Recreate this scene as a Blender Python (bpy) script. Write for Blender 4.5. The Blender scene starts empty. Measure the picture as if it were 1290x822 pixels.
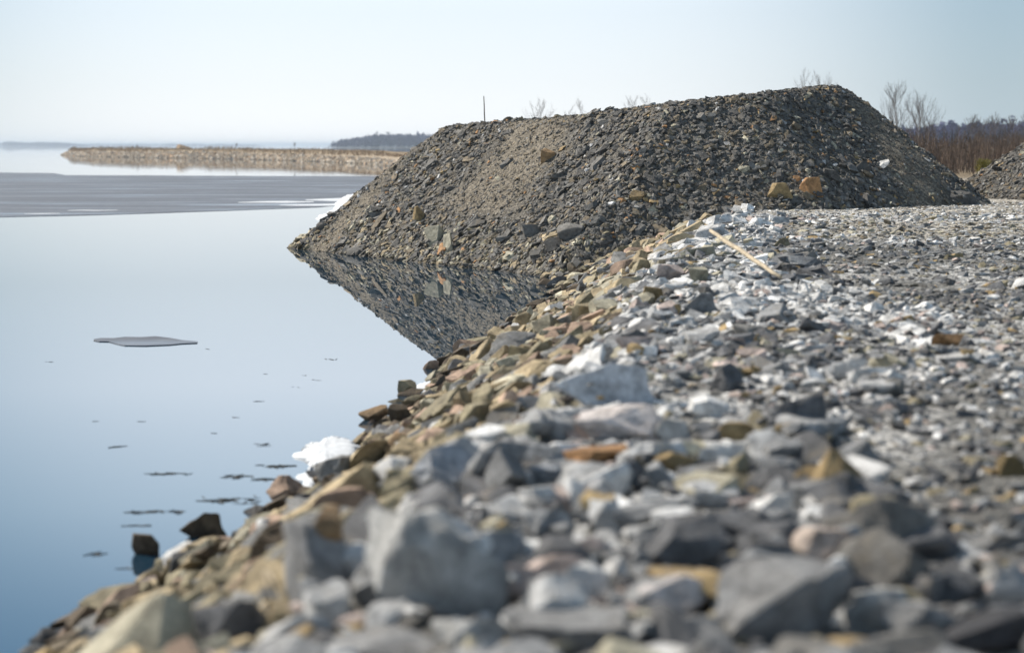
import bpy, bmesh, math, random
import numpy as np
from mathutils import Vector, Matrix, Euler

SC = bpy.context.scene
COL = SC.collection
R = math.radians
rng = np.random.default_rng(11)
random.seed(11)

# ------------------------------------------------------------------ camera
F_PX, CX, CY = 2600.0, 645.0, 411.0            # photo pixels (1290 x 822)
CAM_Z = 3.0
PITCH = math.atan(228.0 / F_PX)
cam = bpy.data.cameras.new('camera')
cam_o = bpy.data.objects.new('camera', cam); COL.objects.link(cam_o)
cam.sensor_width = 36.0; cam.sensor_fit = 'HORIZONTAL'
cam.lens = F_PX / 1290.0 * 36.0
cam_o.location = (0, 0, CAM_Z)
cam_o.rotation_euler = (math.pi / 2 - PITCH, 0, 0)
cam.clip_start = 0.1; cam.clip_end = 60000
cam.dof.use_dof = True; cam.dof.focus_distance = 44.0; cam.dof.aperture_fstop = 1.38
SC.camera = cam_o

# ------------------------------------------------------------------ light
SUN_EL, SUN_AZ = R(41), R(-60)                 # azimuth clockwise from +Y
L = Vector((math.sin(SUN_AZ) * math.cos(SUN_EL), math.cos(SUN_AZ) * math.cos(SUN_EL), math.sin(SUN_EL)))
W = bpy.data.worlds.new('World'); SC.world = W; W.use_nodes = True
wn = W.node_tree
sky = wn.nodes.new('ShaderNodeTexSky'); sky.sky_type = 'NISHITA'; sky.sun_disc = False
sky.sun_elevation = SUN_EL; sky.sun_rotation = SUN_AZ
sky.air_density = 1.0; sky.dust_density = .5; sky.ozone_density = 3.0; sky.altitude = 0
bg = wn.nodes['Background']; bg.inputs['Strength'].default_value = 0.13
# pale hazy sky by elevation, with a bright band and a glow added
def wnode(typ, **kw):
    n = wn.nodes.new(typ)
    for k, v in kw.items(): setattr(n, k, v)
    return n
tc = wnode('ShaderNodeTexCoord'); sp = wnode('ShaderNodeSeparateXYZ'); wn.links.new(tc.outputs['Generated'], sp.inputs[0])
rp = wnode('ShaderNodeValToRGB'); wn.links.new(sp.outputs['Z'], rp.inputs[0])
EL = rp.color_ramp.elements
EL[0].position = 0.0; EL[0].color = (5.2, 5.5, 5.85, 1)
EL[1].position = 1.0; EL[1].color = (2.6, 2.8, 3.1, 1)
for p_, c_ in ((.03, (4.55, 4.9, 5.3)), (.065, (4.2, 4.65, 5.15)), (.115, (6.0, 6.6, 7.3)), (.17, (5.5, 6.7, 7.8)), (.24, (3.3, 5.0, 6.9)), (.42, (2.9, 3.1, 3.5))):
    e = EL.new(p_); e.color = (*c_, 1)  # band brighter than the sky below it, added to brighten the water's reflection
dp = wnode('ShaderNodeVectorMath', operation='DOT_PRODUCT'); wn.links.new(tc.outputs['Generated'], dp.inputs[0])
gd = Vector((math.sin(R(-3.0)), math.cos(R(-3.0)), .05)).normalized(); dp.inputs[1].default_value = gd
mr = wnode('ShaderNodeMapRange', interpolation_type='SMOOTHSTEP'); wn.links.new(dp.outputs['Value'], mr.inputs[0])
mr.inputs[1].default_value = math.cos(R(16.5)); mr.inputs[2].default_value = 1.0; mr.inputs[3].default_value = 0.0; mr.inputs[4].default_value = 1.0
gm = wnode('ShaderNodeMix', data_type='RGBA'); wn.links.new(mr.outputs[0], gm.inputs[0])
gm.inputs[6].default_value = (.47, .57, .63, 1); gm.inputs[7].default_value = (1.13, 1.11, 1.10, 1)  # glow ahead and lens-like darkening around it, put into the sky colour
sc_ = wnode('ShaderNodeVectorMath', operation='MULTIPLY'); wn.links.new(rp.outputs[0], sc_.inputs[0]); wn.links.new(gm.outputs[2], sc_.inputs[1])
mxs = wnode('ShaderNodeMix', data_type='RGBA'); mxs.inputs[0].default_value = .85
wn.links.new(sky.outputs[0], mxs.inputs[6]); wn.links.new(sc_.outputs[0], mxs.inputs[7])
wn.links.new(mxs.outputs[2], bg.inputs['Color'])
sun = bpy.data.lights.new('sun', 'SUN'); sun.energy = 4.9; sun.angle = R(0.9); sun.color = (1.0, 0.92, 0.81)
sun_o = bpy.data.objects.new('sun', sun); COL.objects.link(sun_o)
sun_o.rotation_euler = L.to_track_quat('Z', 'Y').to_euler(); sun_o.location = (0, 0, 40)
SC.view_settings.view_transform = 'Standard'; SC.view_settings.look = 'None'
SC.view_settings.exposure = 0.45; SC.view_settings.gamma = 1.0
SC.view_settings.use_curve_mapping = False
SC.cycles.max_bounces = 6; SC.cycles.diffuse_bounces = 2; SC.cycles.glossy_bounces = 3
SC.cycles.volume_bounces = 0; SC.cycles.use_denoising = True

# ------------------------------------------------------------------ helpers
def tag(o, label=None, cat=None, group=None, kind=None):
    if label: o['label'] = label
    if cat: o['category'] = cat
    if group: o['group'] = group
    if kind: o['kind'] = kind
    return o

def mesh_np(name, verts, faces, mat, parent=None, tint=None, smooth=False):
    """verts (N,3), faces (M,k) constant k, tint (N,3) per-vertex colour of the stone itself"""
    verts = np.asarray(verts, np.float32); faces = np.asarray(faces, np.int32)
    me = bpy.data.meshes.new(name)
    me.vertices.add(len(verts)); me.vertices.foreach_set('co', verts.ravel())
    k = faces.shape[1]
    me.loops.add(faces.size); me.loops.foreach_set('vertex_index', faces.ravel())
    me.polygons.add(len(faces))
    me.polygons.foreach_set('loop_start', np.arange(0, faces.size, k, dtype=np.int32))
    me.polygons.foreach_set('loop_total', np.full(len(faces), k, np.int32))
    me.polygons.foreach_set('use_smooth', np.full(len(faces), smooth))
    if tint is not None:
        at = me.color_attributes.new('tint', 'FLOAT_COLOR', 'POINT')
        c = np.ones((len(verts), 4), np.float32); c[:, :3] = tint
        at.data.foreach_set('color', c.ravel())
    me.update(calc_edges=True)
    if mat: me.materials.append(mat)
    o = bpy.data.objects.new(name, me); COL.objects.link(o)
    if parent: o.parent = parent
    return o

class MB:
    """collects tubes / polygons and builds one mesh"""
    def __init__(s): s.v = []; s.f = []
    def tube(s, a, b, ra, rb, n=4):
        a = Vector(a); b = Vector(b); d = b - a
        if d.length < 1e-6: return
        q = d.to_track_quat('Z', 'Y'); i0 = len(s.v)
        for p, r in ((a, ra), (b, rb)):
            for k in range(n):
                t = 2 * math.pi * k / n
                s.v.append(tuple(p + q @ Vector((math.cos(t) * r, math.sin(t) * r, 0))))
        for k in range(n):
            k2 = (k + 1) % n
            s.f.append((i0 + k, i0 + k2, i0 + n + k2, i0 + n + k))
        s.f.append(tuple(i0 + n - 1 - k for k in range(n))); s.f.append(tuple(i0 + n + k for k in range(n)))
    def path(s, pts, rad, n=5):
        P = [Vector(p) for p in pts]; i0 = len(s.v); up = Vector((.13, .31, .94)); m = len(P)
        for i in range(m):
            d = (P[min(i + 1, m - 1)] - P[max(i - 1, 0)]).normalized(); u = d.cross(up)
            u = u.normalized() if u.length > .05 else d.orthogonal().normalized(); w = d.cross(u)
            for k in range(n):
                t = 2 * math.pi * k / n; s.v.append(tuple(P[i] + (u * math.cos(t) + w * math.sin(t)) * rad[i]))
        for i in range(m - 1):
            for k in range(n):
                a, b = i0 + i * n + k, i0 + i * n + (k + 1) % n; s.f.append((a, b, b + n, a + n))
        s.f.append(tuple(i0 + n - 1 - k for k in range(n))); s.f.append(tuple(i0 + (m - 1) * n + k for k in range(n)))
    def build(s, name, mat, parent=None, smooth=False):
        me = bpy.data.meshes.new(name); me.from_pydata(s.v, [], s.f)
        me.materials.append(mat); me.polygons.foreach_set('use_smooth', [smooth] * len(me.polygons)); me.update()
        o = bpy.data.objects.new(name, me); COL.objects.link(o)
        if parent: o.parent = parent
        return o

def hashn(ix, iy, seed):
    h = (ix * 374761393 + iy * 668265263 + seed * 974634777) & 0xffffffff
    h = ((h ^ (h >> 13)) * 1274126177) & 0xffffffff
    return ((h ^ (h >> 16)) & 0xffff) / 65535.0

def vnoise(x, y, seed=0):
    x = np.asarray(x, float); y = np.asarray(y, float)
    ix = np.floor(x).astype(np.int64); iy = np.floor(y).astype(np.int64)
    fx = x - ix; fy = y - iy; fx = fx * fx * (3 - 2 * fx); fy = fy * fy * (3 - 2 * fy)
    a = hashn(ix, iy, seed); b = hashn(ix + 1, iy, seed); c = hashn(ix, iy + 1, seed); d = hashn(ix + 1, iy + 1, seed)
    return (a * (1 - fx) + b * fx) * (1 - fy) + (c * (1 - fx) + d * fx) * fy

def fbm(x, y, seed=0, o=4):
    s = 0; a = .5; t = 0
    for i in range(o):
        s = s + a * vnoise(x * 2 ** i, y * 2 ** i, seed + i * 7); t += a; a *= .5
    return s / t

def smin(a, b, k):
    h = np.clip(.5 + .5 * (b - a) / k, 0, 1)
    return b * (1 - h) + a * h - k * h * (1 - h)
def smax(a, b, k): return -smin(-a, -b, k)
def sstep(a, b, x):
    t = np.clip((x - a) / (b - a), 0, 1); return t * t * (3 - 2 * t)

def ray(px, py):
    """direction through a pixel, scaled so that y = 1"""
    dx, dy, dz = (px - CX), F_PX, -(py - CY)
    y = dy * math.cos(PITCH) + dz * math.sin(PITCH); z = -dy * math.sin(PITCH) + dz * math.cos(PITCH)
    return dx / y, z / y
def on_z(px, py, z=0.0):
    rx, rz = ray(px, py); D = (z - CAM_Z) / rz
    return Vector((rx * D, D, z))
def at_dist(px, py, D):
    rx, rz = ray(px, py); return Vector((rx * D, D, CAM_Z + rz * D))
def project(x, y, z):
    dz = z - CAM_Z
    fy = y * math.cos(PITCH) - dz * math.sin(PITCH); uz = y * math.sin(PITCH) + dz * math.cos(PITCH)
    return CX + F_PX * x / fy, CY - F_PX * uz / fy

# ------------------------------------------------------------------ terrain functions
SY = [-2, 5, 12.2, 15.1, 18.7, 28, 39.6, 46.7, 60, 75, 90, 150, 262]
SX = [-4.3, -3.65, -2.80, -2.32, -1.76, -.92, .80, 1.1, 1.6, 1.2, 0, -1, -10]
KY = [-2, 5, 8.5, 11.6, 18, 28, 47, 60]
KX = [-1.9, -1.0, -.6, -.15, .9, 2.15, 5.0, 7.0]
def shore_x(y): return np.interp(y, SY, SX)
def plateau(y): return np.interp(y, [0, 20, 50, 90, 20000], [1.27, 1.30, 1.55, 1.72, 1.9])
def shore_z(x, y):
    xs = shore_x(y) + .35 * (fbm(y * .45, y * 0 + 3, 5) - .5)
    xc = np.interp(y, KY, KX)
    xc = np.where(y > 60, xs + 4, xc)
    t = (x - xs) / np.maximum(xc - xs, .8)
    p = plateau(y)
    z = p * (t)
    z = smin(z, p + 0 * t, .35)
    z = np.where(t < 0, np.maximum(p * t * 1.3, -2.6), z)
    return z - .05

def poly_sd(P, x, y):
    """signed distance, positive inside (P counter-clockwise or not)"""
    P = np.array(P); n = len(P); d = np.full(np.shape(x), 1e9); ins = np.zeros(np.shape(x), bool)
    for i in range(n):
        a = P[i]; b = P[(i + 1) % n]; e = b - a
        wx = x - a[0]; wy = y - a[1]
        t = np.clip((wx * e[0] + wy * e[1]) / (e @ e), 0, 1)
        d = np.minimum(d, np.hypot(wx - e[0] * t, wy - e[1] * t))
        c = ((a[1] > y) != (b[1] > y)) & (x < e[0] * (y - a[1]) / (e[1] if abs(e[1]) > 1e-9 else 1e-9) + a[0])
        ins ^= c
    return np.where(ins, d, -d)

HEAP1 = [(-6.5, 60.5), (-3.2, 54.4), (1.0, 46.9), (8.2, 46.6), (13.9, 51.6), (15.7, 62), (14.1, 78), (2, 84), (-5.2, 78)]
HEAP2 = [(9.9, 58), (13.9, 51), (24, 51), (30, 58), (26, 66.5), (11.7, 66.5)]
def heap1(x, y):
    d = poly_sd(HEAP1, x, y)
    w = .22 * (fbm(x * .5, y * .5, 21) - .5) * 2
    side = d * .80 + w * np.clip(d, 0, 1)
    cap = np.interp(x, [-3, -1.8, 1.5, 4.65, 7, 8.6, 9.8, 14], [3.5, 3.5, 3.77, 4.06, 4.32, 4.55, 4.56, 4.4]) + .05 * (fbm(x * .8, y * .8, 31) - .5)
    return np.where(d > 0, smin(side, cap, .16), d * .8)
def heap2(x, y):
    d = poly_sd(HEAP2, x, y)
    side = d * .66 + .25 * (fbm(x * .6, y * .6, 41) - .5) * np.clip(d, 0, 1)
    return np.where(d > 0, smin(side, 3.9 + 0 * x, .5), d * .76)
def total_z(x, y):
    return np.maximum(np.maximum(shore_z(x, y), heap1(x, y)), heap2(x, y))

# ------------------------------------------------------------------ materials
def nt(name):
    m = bpy.data.materials.new(name); m.use_nodes = True
    return m, m.node_tree, m.node_tree.nodes['Principled BSDF']
def N(t, typ, **kw):
    n = t.nodes.new(typ)
    for k, v in kw.items(): setattr(n, k, v)
    return n
def noise(t, vec, scale, detail=4, rough=.6, dist=0):
    n = N(t, 'ShaderNodeTexNoise'); n.inputs['Scale'].default_value = scale; n.inputs['Detail'].default_value = detail
    n.inputs['Roughness'].default_value = rough; n.inputs['Distortion'].default_value = dist
    t.links.new(vec, n.inputs['Vector']); return n
def mapr(t, v, a, b, c, d):
    n = N(t, 'ShaderNodeMapRange'); t.links.new(v, n.inputs[0])
    for i, q in zip((1, 2, 3, 4), (a, b, c, d)): n.inputs[i].default_value = q
    return n.outputs[0]
def mixc(t, fac, a, b, blend='MIX'):
    n = N(t, 'ShaderNodeMix', data_type='RGBA', blend_type=blend)
    for s, v in ((n.inputs[0], fac), (n.inputs[6], a), (n.inputs[7], b)):
        if hasattr(v, 'is_linked'): t.links.new(v, s)
        elif isinstance(v, (int, float)): s.default_value = v
        else: s.default_value = (*v, 1)
    return n.outputs[2]

def rock_material(name='stone', rough=.82, fine=1.0):
    m, t, b = nt(name)
    at = N(t, 'ShaderNodeAttribute', attribute_name='tint')
    g = N(t, 'ShaderNodeNewGeometry'); pos = g.outputs['Position']
    n1 = noise(t, pos, 9 * fine, 5, .62); n2 = noise(t, pos, 46 * fine, 5, .7); n3 = noise(t, pos, 4 * fine, 3, .6, .6)
    f1 = mapr(t, n1.outputs[0], .3, .7, .52, 1.42); f2 = mapr(t, n2.outputs[0], .3, .72, .72, 1.25)
    mul = N(t, 'ShaderNodeMath', operation='MULTIPLY'); t.links.new(f1, mul.inputs[0]); t.links.new(f2, mul.inputs[1])
    sc = N(t, 'ShaderNodeVectorMath', operation='SCALE'); t.links.new(at.outputs['Color'], sc.inputs[0]); t.links.new(mul.outputs[0], sc.inputs['Scale'])
    fl = mapr(t, n2.outputs[0], .63, .72, 0, .35)                   # pale mineral flecks
    c = mixc(t, fl, sc.outputs[0], (.42, .42, .41))
    st = mapr(t, n3.outputs[0], .58, .70, 0, .30)                   # warm staining
    c = mixc(t, st, c, (.24, .19, .12))
    t.links.new(c, b.inputs['Base Color'])
    b.inputs['Roughness'].default_value = rough; b.inputs['Specular IOR Level'].default_value = .35
    bp = N(t, 'ShaderNodeBump'); bp.inputs['Strength'].default_value = .8; bp.inputs['Distance'].default_value = .025 / fine
    ad = N(t, 'ShaderNodeMath', operation='ADD'); t.links.new(n1.outputs[0], ad.inputs[0]); t.links.new(n2.outputs[0], ad.inputs[1])
    t.links.new(ad.outputs[0], bp.inputs['Height']); t.links.new(bp.outputs[0], b.inputs['Normal'])
    return m
M_ROCK = rock_material()
M_FARROCK = rock_material('far_stone', .9, .35)

def ground_material():
    m, t, b = nt('gravel_ground')
    at = N(t, 'ShaderNodeAttribute', attribute_name='tint')
    g = N(t, 'ShaderNodeNewGeometry'); pos = g.outputs['Position']
    v = N(t, 'ShaderNodeTexVoronoi'); v.inputs['Scale'].default_value = 16; t.links.new(pos, v.inputs['Vector'])
    v2 = N(t, 'ShaderNodeTexVoronoi'); v2.inputs['Scale'].default_value = 42; t.links.new(pos, v2.inputs['Vector'])
    sep = N(t, 'ShaderNodeSeparateColor'); t.links.new(v.outputs['Color'], sep.inputs[0])
    sep2 = N(t, 'ShaderNodeSeparateColor'); t.links.new(v2.outputs['Color'], sep2.inputs[0])
    f = mapr(t, sep.outputs[0], 0, 1, .55, 1.45); f2 = mapr(t, sep2.outputs[0], 0, 1, .6, 1.4)
    mul = N(t, 'ShaderNodeMath', operation='MULTIPLY'); t.links.new(f, mul.inputs[0]); t.links.new(f2, mul.inputs[1])
    sc = N(t, 'ShaderNodeVectorMath', operation='SCALE'); t.links.new(at.outputs['Color'], sc.inputs[0]); t.links.new(mul.outputs[0], sc.inputs['Scale'])
    t.links.new(sc.outputs[0], b.inputs['Base Color']); b.inputs['Roughness'].default_value = .9
    b.inputs['Specular IOR Level'].default_value = .2
    ad = N(t, 'ShaderNodeMath', operation='ADD'); t.links.new(v.outputs['Distance'], ad.inputs[0]); t.links.new(v2.outputs['Distance'], ad.inputs[1])
    bp = N(t, 'ShaderNodeBump', invert=True); bp.inputs['Strength'].default_value = .8; bp.inputs['Distance'].default_value = .03
    t.links.new(ad.outputs[0], bp.inputs['Height']); t.links.new(bp.outputs[0], b.inputs['Normal'])
    return m
M_GROUND = ground_material()

def water_material():
    m, t, b = nt('lake_water')
    t.nodes.remove(b); out = t.nodes['Material Output']
    dif = N(t, 'ShaderNodeBsdfDiffuse'); dif.inputs['Color'].default_value = (.012, .035, .060, 1)
    gl = N(t, 'ShaderNodeBsdfGlossy'); gl.inputs['Roughness'].default_value = .004; gl.inputs['Color'].default_value = (1, 1, 1, 1)
    fr = N(t, 'ShaderNodeFresnel'); fr.inputs['IOR'].default_value = 1.85
    g = N(t, 'ShaderNodeNewGeometry')
    mp = N(t, 'ShaderNodeMapping'); mp.inputs['Scale'].default_value = (.5, 1.0, 1); t.links.new(g.outputs['Position'], mp.inputs['Vector'])
    n = noise(t, mp.outputs[0], 1.3, 3, .5)
    bp = N(t, 'ShaderNodeBump'); bp.inputs['Strength'].default_value = .05; bp.inputs['Distance'].default_value = .006
    sy = N(t, 'ShaderNodeSeparateXYZ'); t.links.new(g.outputs['Position'], sy.inputs[0])
    t.links.new(mapr(t, sy.outputs['Y'], 80, 320, .03, .5), bp.inputs['Strength'])          # a breath of wind far out
    t.links.new(n.outputs[0], bp.inputs['Height']); t.links.new(bp.outputs[0], gl.inputs['Normal'])
    mx = N(t, 'ShaderNodeMixShader'); t.links.new(fr.outputs[0], mx.inputs[0]); t.links.new(dif.outputs[0], mx.inputs[1]); t.links.new(gl.outputs[0], mx.inputs[2])
    t.links.new(mx.outputs[0], out.inputs['Surface'])
    return m
M_WATER = water_material()

def ice_material():
    m, t, b = nt('wet_grey_ice')
    g = N(t, 'ShaderNodeNewGeometry')
    mp = N(t, 'ShaderNodeMapping'); mp.inputs['Scale'].default_value = (.05, .25, 1); t.links.new(g.outputs['Position'], mp.inputs['Vector'])
    n = noise(t, mp.outputs[0], 1.2, 6, .65); n2 = noise(t, g.outputs['Position'], 2.2, 6, .7)
    c = mixc(t, mapr(t, n.outputs[0], .3, .7, 0, 1), (.075, .082, .098), (.155, .165, .19))
    c = mixc(t, mapr(t, n2.outputs[0], .45, .75, 0, .4), c, (.30, .31, .33))
    t.links.new(c, b.inputs['Base Color']); b.inputs['Specular IOR Level'].default_value = .3
    t.links.new(mapr(t, n.outputs[0], .5, .66, .6, .22), b.inputs['Roughness'])
    bp = N(t, 'ShaderNodeBump'); bp.inputs['Strength'].default_value = .4; bp.inputs['Distance'].default_value = .02
    t.links.new(n2.outputs[0], bp.inputs['Height']); t.links.new(bp.outputs[0], b.inputs['Normal'])
    return m
M_ICE = ice_material()

def simple(name, col, rough=.8, var=.25, scale=20, spec=.3):
    m, t, b = nt(name)
    g = N(t, 'ShaderNodeNewGeometry'); n = noise(t, g.outputs['Position'], scale, 5, .65)
    lo = tuple(c * (1 - var) for c in col); hi = tuple(min(1, c * (1 + var)) for c in col)
    t.links.new(mixc(t, mapr(t, n.outputs[0], .3, .7, 0, 1), lo, hi), b.inputs['Base Color'])
    b.inputs['Roughness'].default_value = rough; b.inputs['Specular IOR Level'].default_value = spec
    bp = N(t, 'ShaderNodeBump'); bp.inputs['Strength'].default_value = .3; bp.inputs['Distance'].default_value = .01
    t.links.new(n.outputs[0], bp.inputs['Height']); t.links.new(bp.outputs[0], b.inputs['Normal'])
    return m
M_SNOW = simple('old_snow', (.60, .625, .655), .7, .22, 9)
M_WOOD = simple('weathered_wood', (.42, .35, .25), .75, .4, 14)
M_POST = simple('post_wood', (.16, .13, .11), .8, .2, 20)
M_TWIG = simple('bare_twig', (.15, .125, .11), .85, .2, 5)
M_BARK = simple('birch_bark', (.30, .28, .26), .8, .3, 5)
M_BRUSH = simple('brown_willow', (.135, .095, .07), .85, .35, .6)
M_BRUSH_Y = simple('mossy_yellow', (.22, .19, .04), .85, .3, 6)
M_WOODLAND = simple('distant_woodland', (.080, .080, .165), .9, .35, .05)  # blue of far-off haze painted into the tree colour
M_REED = simple('dry_reed', (.30, .21, .13), .85, .35, .4)
M_DEBRIS = simple('wet_reed', (.035, .035, .03), .6, .4, 30)
M_CORD = simple('pale_cord', (.6, .6, .58), .6, .1, 30)
M_FARLAND = simple('far_land', (.07, .075, .08), .9, .2, .01)

# ------------------------------------------------------------------ rock shapes
def cut_rock(seed, cuts=9, slab=.6, bevel=0.0, sub=0, rough=0.0):
    """a block of broken stone: a box sliced by random planes; returns verts in a unit box (-1..1) and triangles"""
    r = random.Random(seed)
    bm = bmesh.new(); bmesh.ops.create_cube(bm, size=2)
    sh = Matrix.Shear('XY', 4, (r.uniform(-.35, .35), r.uniform(-.35, .35)))
    bmesh.ops.transform(bm, matrix=sh, verts=bm.verts)
    for i in range(cuts):
        th = r.uniform(0, 2 * math.pi); ph = r.gauss(0, .55)
        n = Vector((math.cos(th) * math.cos(ph), math.sin(th) * math.cos(ph), math.sin(ph) * (1.5 if r.random() < .5 else .8))).normalized()
        d = r.uniform(.48, .95)
        res = bmesh.ops.bisect_plane(bm, geom=bm.verts[:] + bm.edges[:] + bm.faces[:], plane_co=n * d, plane_no=n, clear_outer=True)
        ed = [e for e in res['geom_cut'] if isinstance(e, bmesh.types.BMEdge)]
        if ed: bmesh.ops.edgeloop_fill(bm, edges=ed)
    bmesh.ops.remove_doubles(bm, verts=bm.verts, dist=.04)
    if bevel > 0:
        bmesh.ops.bevel(bm, geom=bm.edges[:], offset=bevel, segments=1, affect='EDGES', clamp_overlap=True)
    bmesh.ops.triangulate(bm, faces=bm.faces[:])
    for k in range(sub):
        bmesh.ops.subdivide_edges(bm, edges=bm.edges[:], cuts=1, use_grid_fill=True)
        bmesh.ops.triangulate(bm, faces=bm.faces[:])
        if k == 0 or k == 1: bmesh.ops.smooth_vert(bm, verts=bm.verts[:], factor=.28, use_axis_x=True, use_axis_y=True, use_axis_z=True)
    if rough > 0:
        from mathutils import noise as mn
        off = Vector((seed * 3.1, seed * 1.7, 0)); bm.normal_update()
        for v in bm.verts:
            q = v.co * 1.4 + off
            v.co += v.normal * rough * (mn.noise(q) + .5 * mn.noise(q * 2.7) + .3 * mn.noise(q * 7.1))
    bm.normal_update()
    bmesh.ops.recalc_face_normals(bm, faces=bm.faces[:])
    bm.verts.ensure_lookup_table()
    V = np.array([v.co[:] for v in bm.verts]); Fc = np.array([[v.index for v in f.verts] for f in bm.faces])
    bm.free()
    V -= (V.max(0) + V.min(0)) / 2; V /= (V.max(0) - V.min(0)) / 2
    return V, Fc
SIMPLE_ROCKS = [cut_rock(100 + i, random.randint(6, 11)) for i in range(40)]
BEVEL_ROCKS = [cut_rock(200 + i, random.randint(6, 11), bevel=.07) for i in range(40)]
FINE_ROCKS = [cut_rock(300 + i, random.randint(11, 18), bevel=.05, sub=2, rough=.11) for i in range(24)]

# ------------------------------------------------------------------ ground
# one height map collects terrain and every stone laid on it, so stones rest on what is already there
GX0, GX1, GY0, GY1, GS = -8.0, 17.0, 2.0, 64.0, .05
gx = np.arange(GX0, GX1, GS); gy = np.arange(GY0, GY1, GS)
GXX, GYY = np.meshgrid(gx, gy)                       # [iy, ix]
BASE = total_z(GXX, GYY); HM = BASE.copy()
GZY, GZX = np.gradient(BASE, GS)
# smooth normals a little
def samp(A, x, y):
    ix = int((x - GX0) / GS); iy = int((y - GY0) / GS)
    return A[min(max(iy, 0), A.shape[0] - 1), min(max(ix, 0), A.shape[1] - 1)]

def ground_tint(x, y, z):
    n = fbm(x * .6, y * .6, 51)[..., None]; n2 = fbm(x * .25, y * .9, 61)[..., None]
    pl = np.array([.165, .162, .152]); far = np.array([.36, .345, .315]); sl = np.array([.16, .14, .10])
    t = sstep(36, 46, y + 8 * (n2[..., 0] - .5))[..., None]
    c = pl * (1 - t) + far * t
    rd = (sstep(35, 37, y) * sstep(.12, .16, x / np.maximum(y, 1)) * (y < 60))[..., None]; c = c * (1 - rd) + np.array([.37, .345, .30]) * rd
    s = sstep(1.25, .9, z)[..., None]; s = s * (y < 80)[..., None]
    c = c * (1 - s) + sl * s
    dry = sstep(75, 90, y)[..., None]
    c = c * (1 - dry) + np.array([.23, .18, .12]) * dry
    w_ = sstep(.5, .68, fbm(x * .5, y * .2, 141))[..., None] * (z > 1.0)[..., None] * (y < 60)[..., None]
    c = c * (1 - w_ * .7) + np.array([.46, .455, .44]) * w_ * .7          # whitish rock dust
    return c * (.7 + .6 * n)

def grid_mesh(name, xs, ys, zf, tf, mat, mask=None, rough=0, parent=None):
    X, Y = np.meshgrid(xs, ys); Z = zf(X, Y)
    if rough: Z = Z + rough * (fbm(X * 5, Y * 5, 3, 3) - .5) * 2 + rough * .6 * (vnoise(X * 18, Y * 18, 4) - .5) * 2
    ny, nx = X.shape
    V = np.stack([X, Y, Z], -1).reshape(-1, 3)
    i = np.arange(ny * nx).reshape(ny, nx)
    Fq = np.stack([i[:-1, :-1], i[:-1, 1:], i[1:, 1:], i[1:, :-1]], -1).reshape(-1, 4)
    if mask is not None:
        mk = mask(X, Y, Z).reshape(-1); Fq = Fq[mk[Fq].any(1)]
    T = tf(X, Y, Z).reshape(-1, 3)
    used = np.unique(Fq); re = np.full(len(V), -1); re[used] = np.arange(len(used))
    return mesh_np(name, V[used], re[Fq], mat, parent, T[used], smooth=True)

xs_fine = np.concatenate([-np.geomspace(8, 300, 26)[::-1], np.arange(-7.9, 17, .1), np.geomspace(17.1, 22000, 60)])
ys_fine = np.concatenate([-np.geomspace(2, 400, 14)[::-1], np.arange(-1.9, 66, .1), np.geomspace(66.2, 262, 50), np.geomspace(270, 22000, 40)])
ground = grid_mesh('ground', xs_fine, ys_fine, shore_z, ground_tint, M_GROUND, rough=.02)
tag(ground, 'grey gravel bank and flat running from the lake shore into the distance', kind='structure')

def grit(x, y):
    """1 where fine grit has run down the heap between the coarse stones"""
    u = (x + 1.8) * .47 - (y - 62) * .88; v = (x + 6.5) * .88 + (y - 60.5) * .47          # along / up the lake face
    g1 = np.exp(-((u + .55 * v - 8.6) / 2.3) ** 2) * sstep(.9, 2.2, v)
    g2 = np.exp(-((x - 9.9 + .15 * (y - 53)) / 1.0) ** 2) * sstep(49.6, 51, y)
    g3 = .55 * np.exp(-((u + .4 * v - 1.2) / .8) ** 2)
    return np.maximum(np.maximum(g1, g2), g3) + .9 * (fbm(x * .9, y * .9, 77) - .5)
def heap_tint(x, y, z):
    n = fbm(x * .35 + y * .35, (y - x) * .15 + z * .2, 71)[..., None]
    brown = np.array([.185, .162, .128]); dark = np.array([.125, .12, .11])
    t = np.maximum(sstep(.42, .62, n) * .5, sstep(.25, .6, grit(x, y))[..., None])
    return (dark * (1 - t) + brown * t) * (.75 + .5 * fbm(x * 2, y * 2, 73)[..., None])
hx = np.arange(-9, 18, .1); hy = np.arange(44, 86, .1)
heap_a = grid_mesh('spoil_heap', hx, hy, heap1, heap_tint, M_GROUND, mask=lambda X, Y, Z: (Z > -1.2), rough=.03)
tag(heap_a, 'big flat-topped heap of dark grey broken shale rising out of the lake', 'rubble heap')
hx2 = np.arange(8, 32, .12); hy2 = np.arange(49, 76, .12)
heap_b = grid_mesh('spoil_heap', hx2, hy2, heap2, heap_tint, M_GROUND, mask=lambda X, Y, Z: (Z > 0.2), rough=.03)
tag(heap_b, 'smaller dark heap cut by the right edge, beside the big shale heap', 'rubble heap')

wv = [(-22000, -3000, 0), (22000, -3000, 0), (22000, 22000, 0), (-22000, 22000, 0)]
water = mesh_np('water', wv, [(0, 1, 2, 3)], M_WATER); tag(water, 'still pale blue lake mirroring the sky', kind='structure')
bed = mesh_np('lake_bed', [(x * 1.001, y * 1.001, -3) for x, y, z in wv], [(0, 1, 2, 3)], M_FARLAND); tag(bed, 'dark lake bed under the water', kind='structure')

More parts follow.
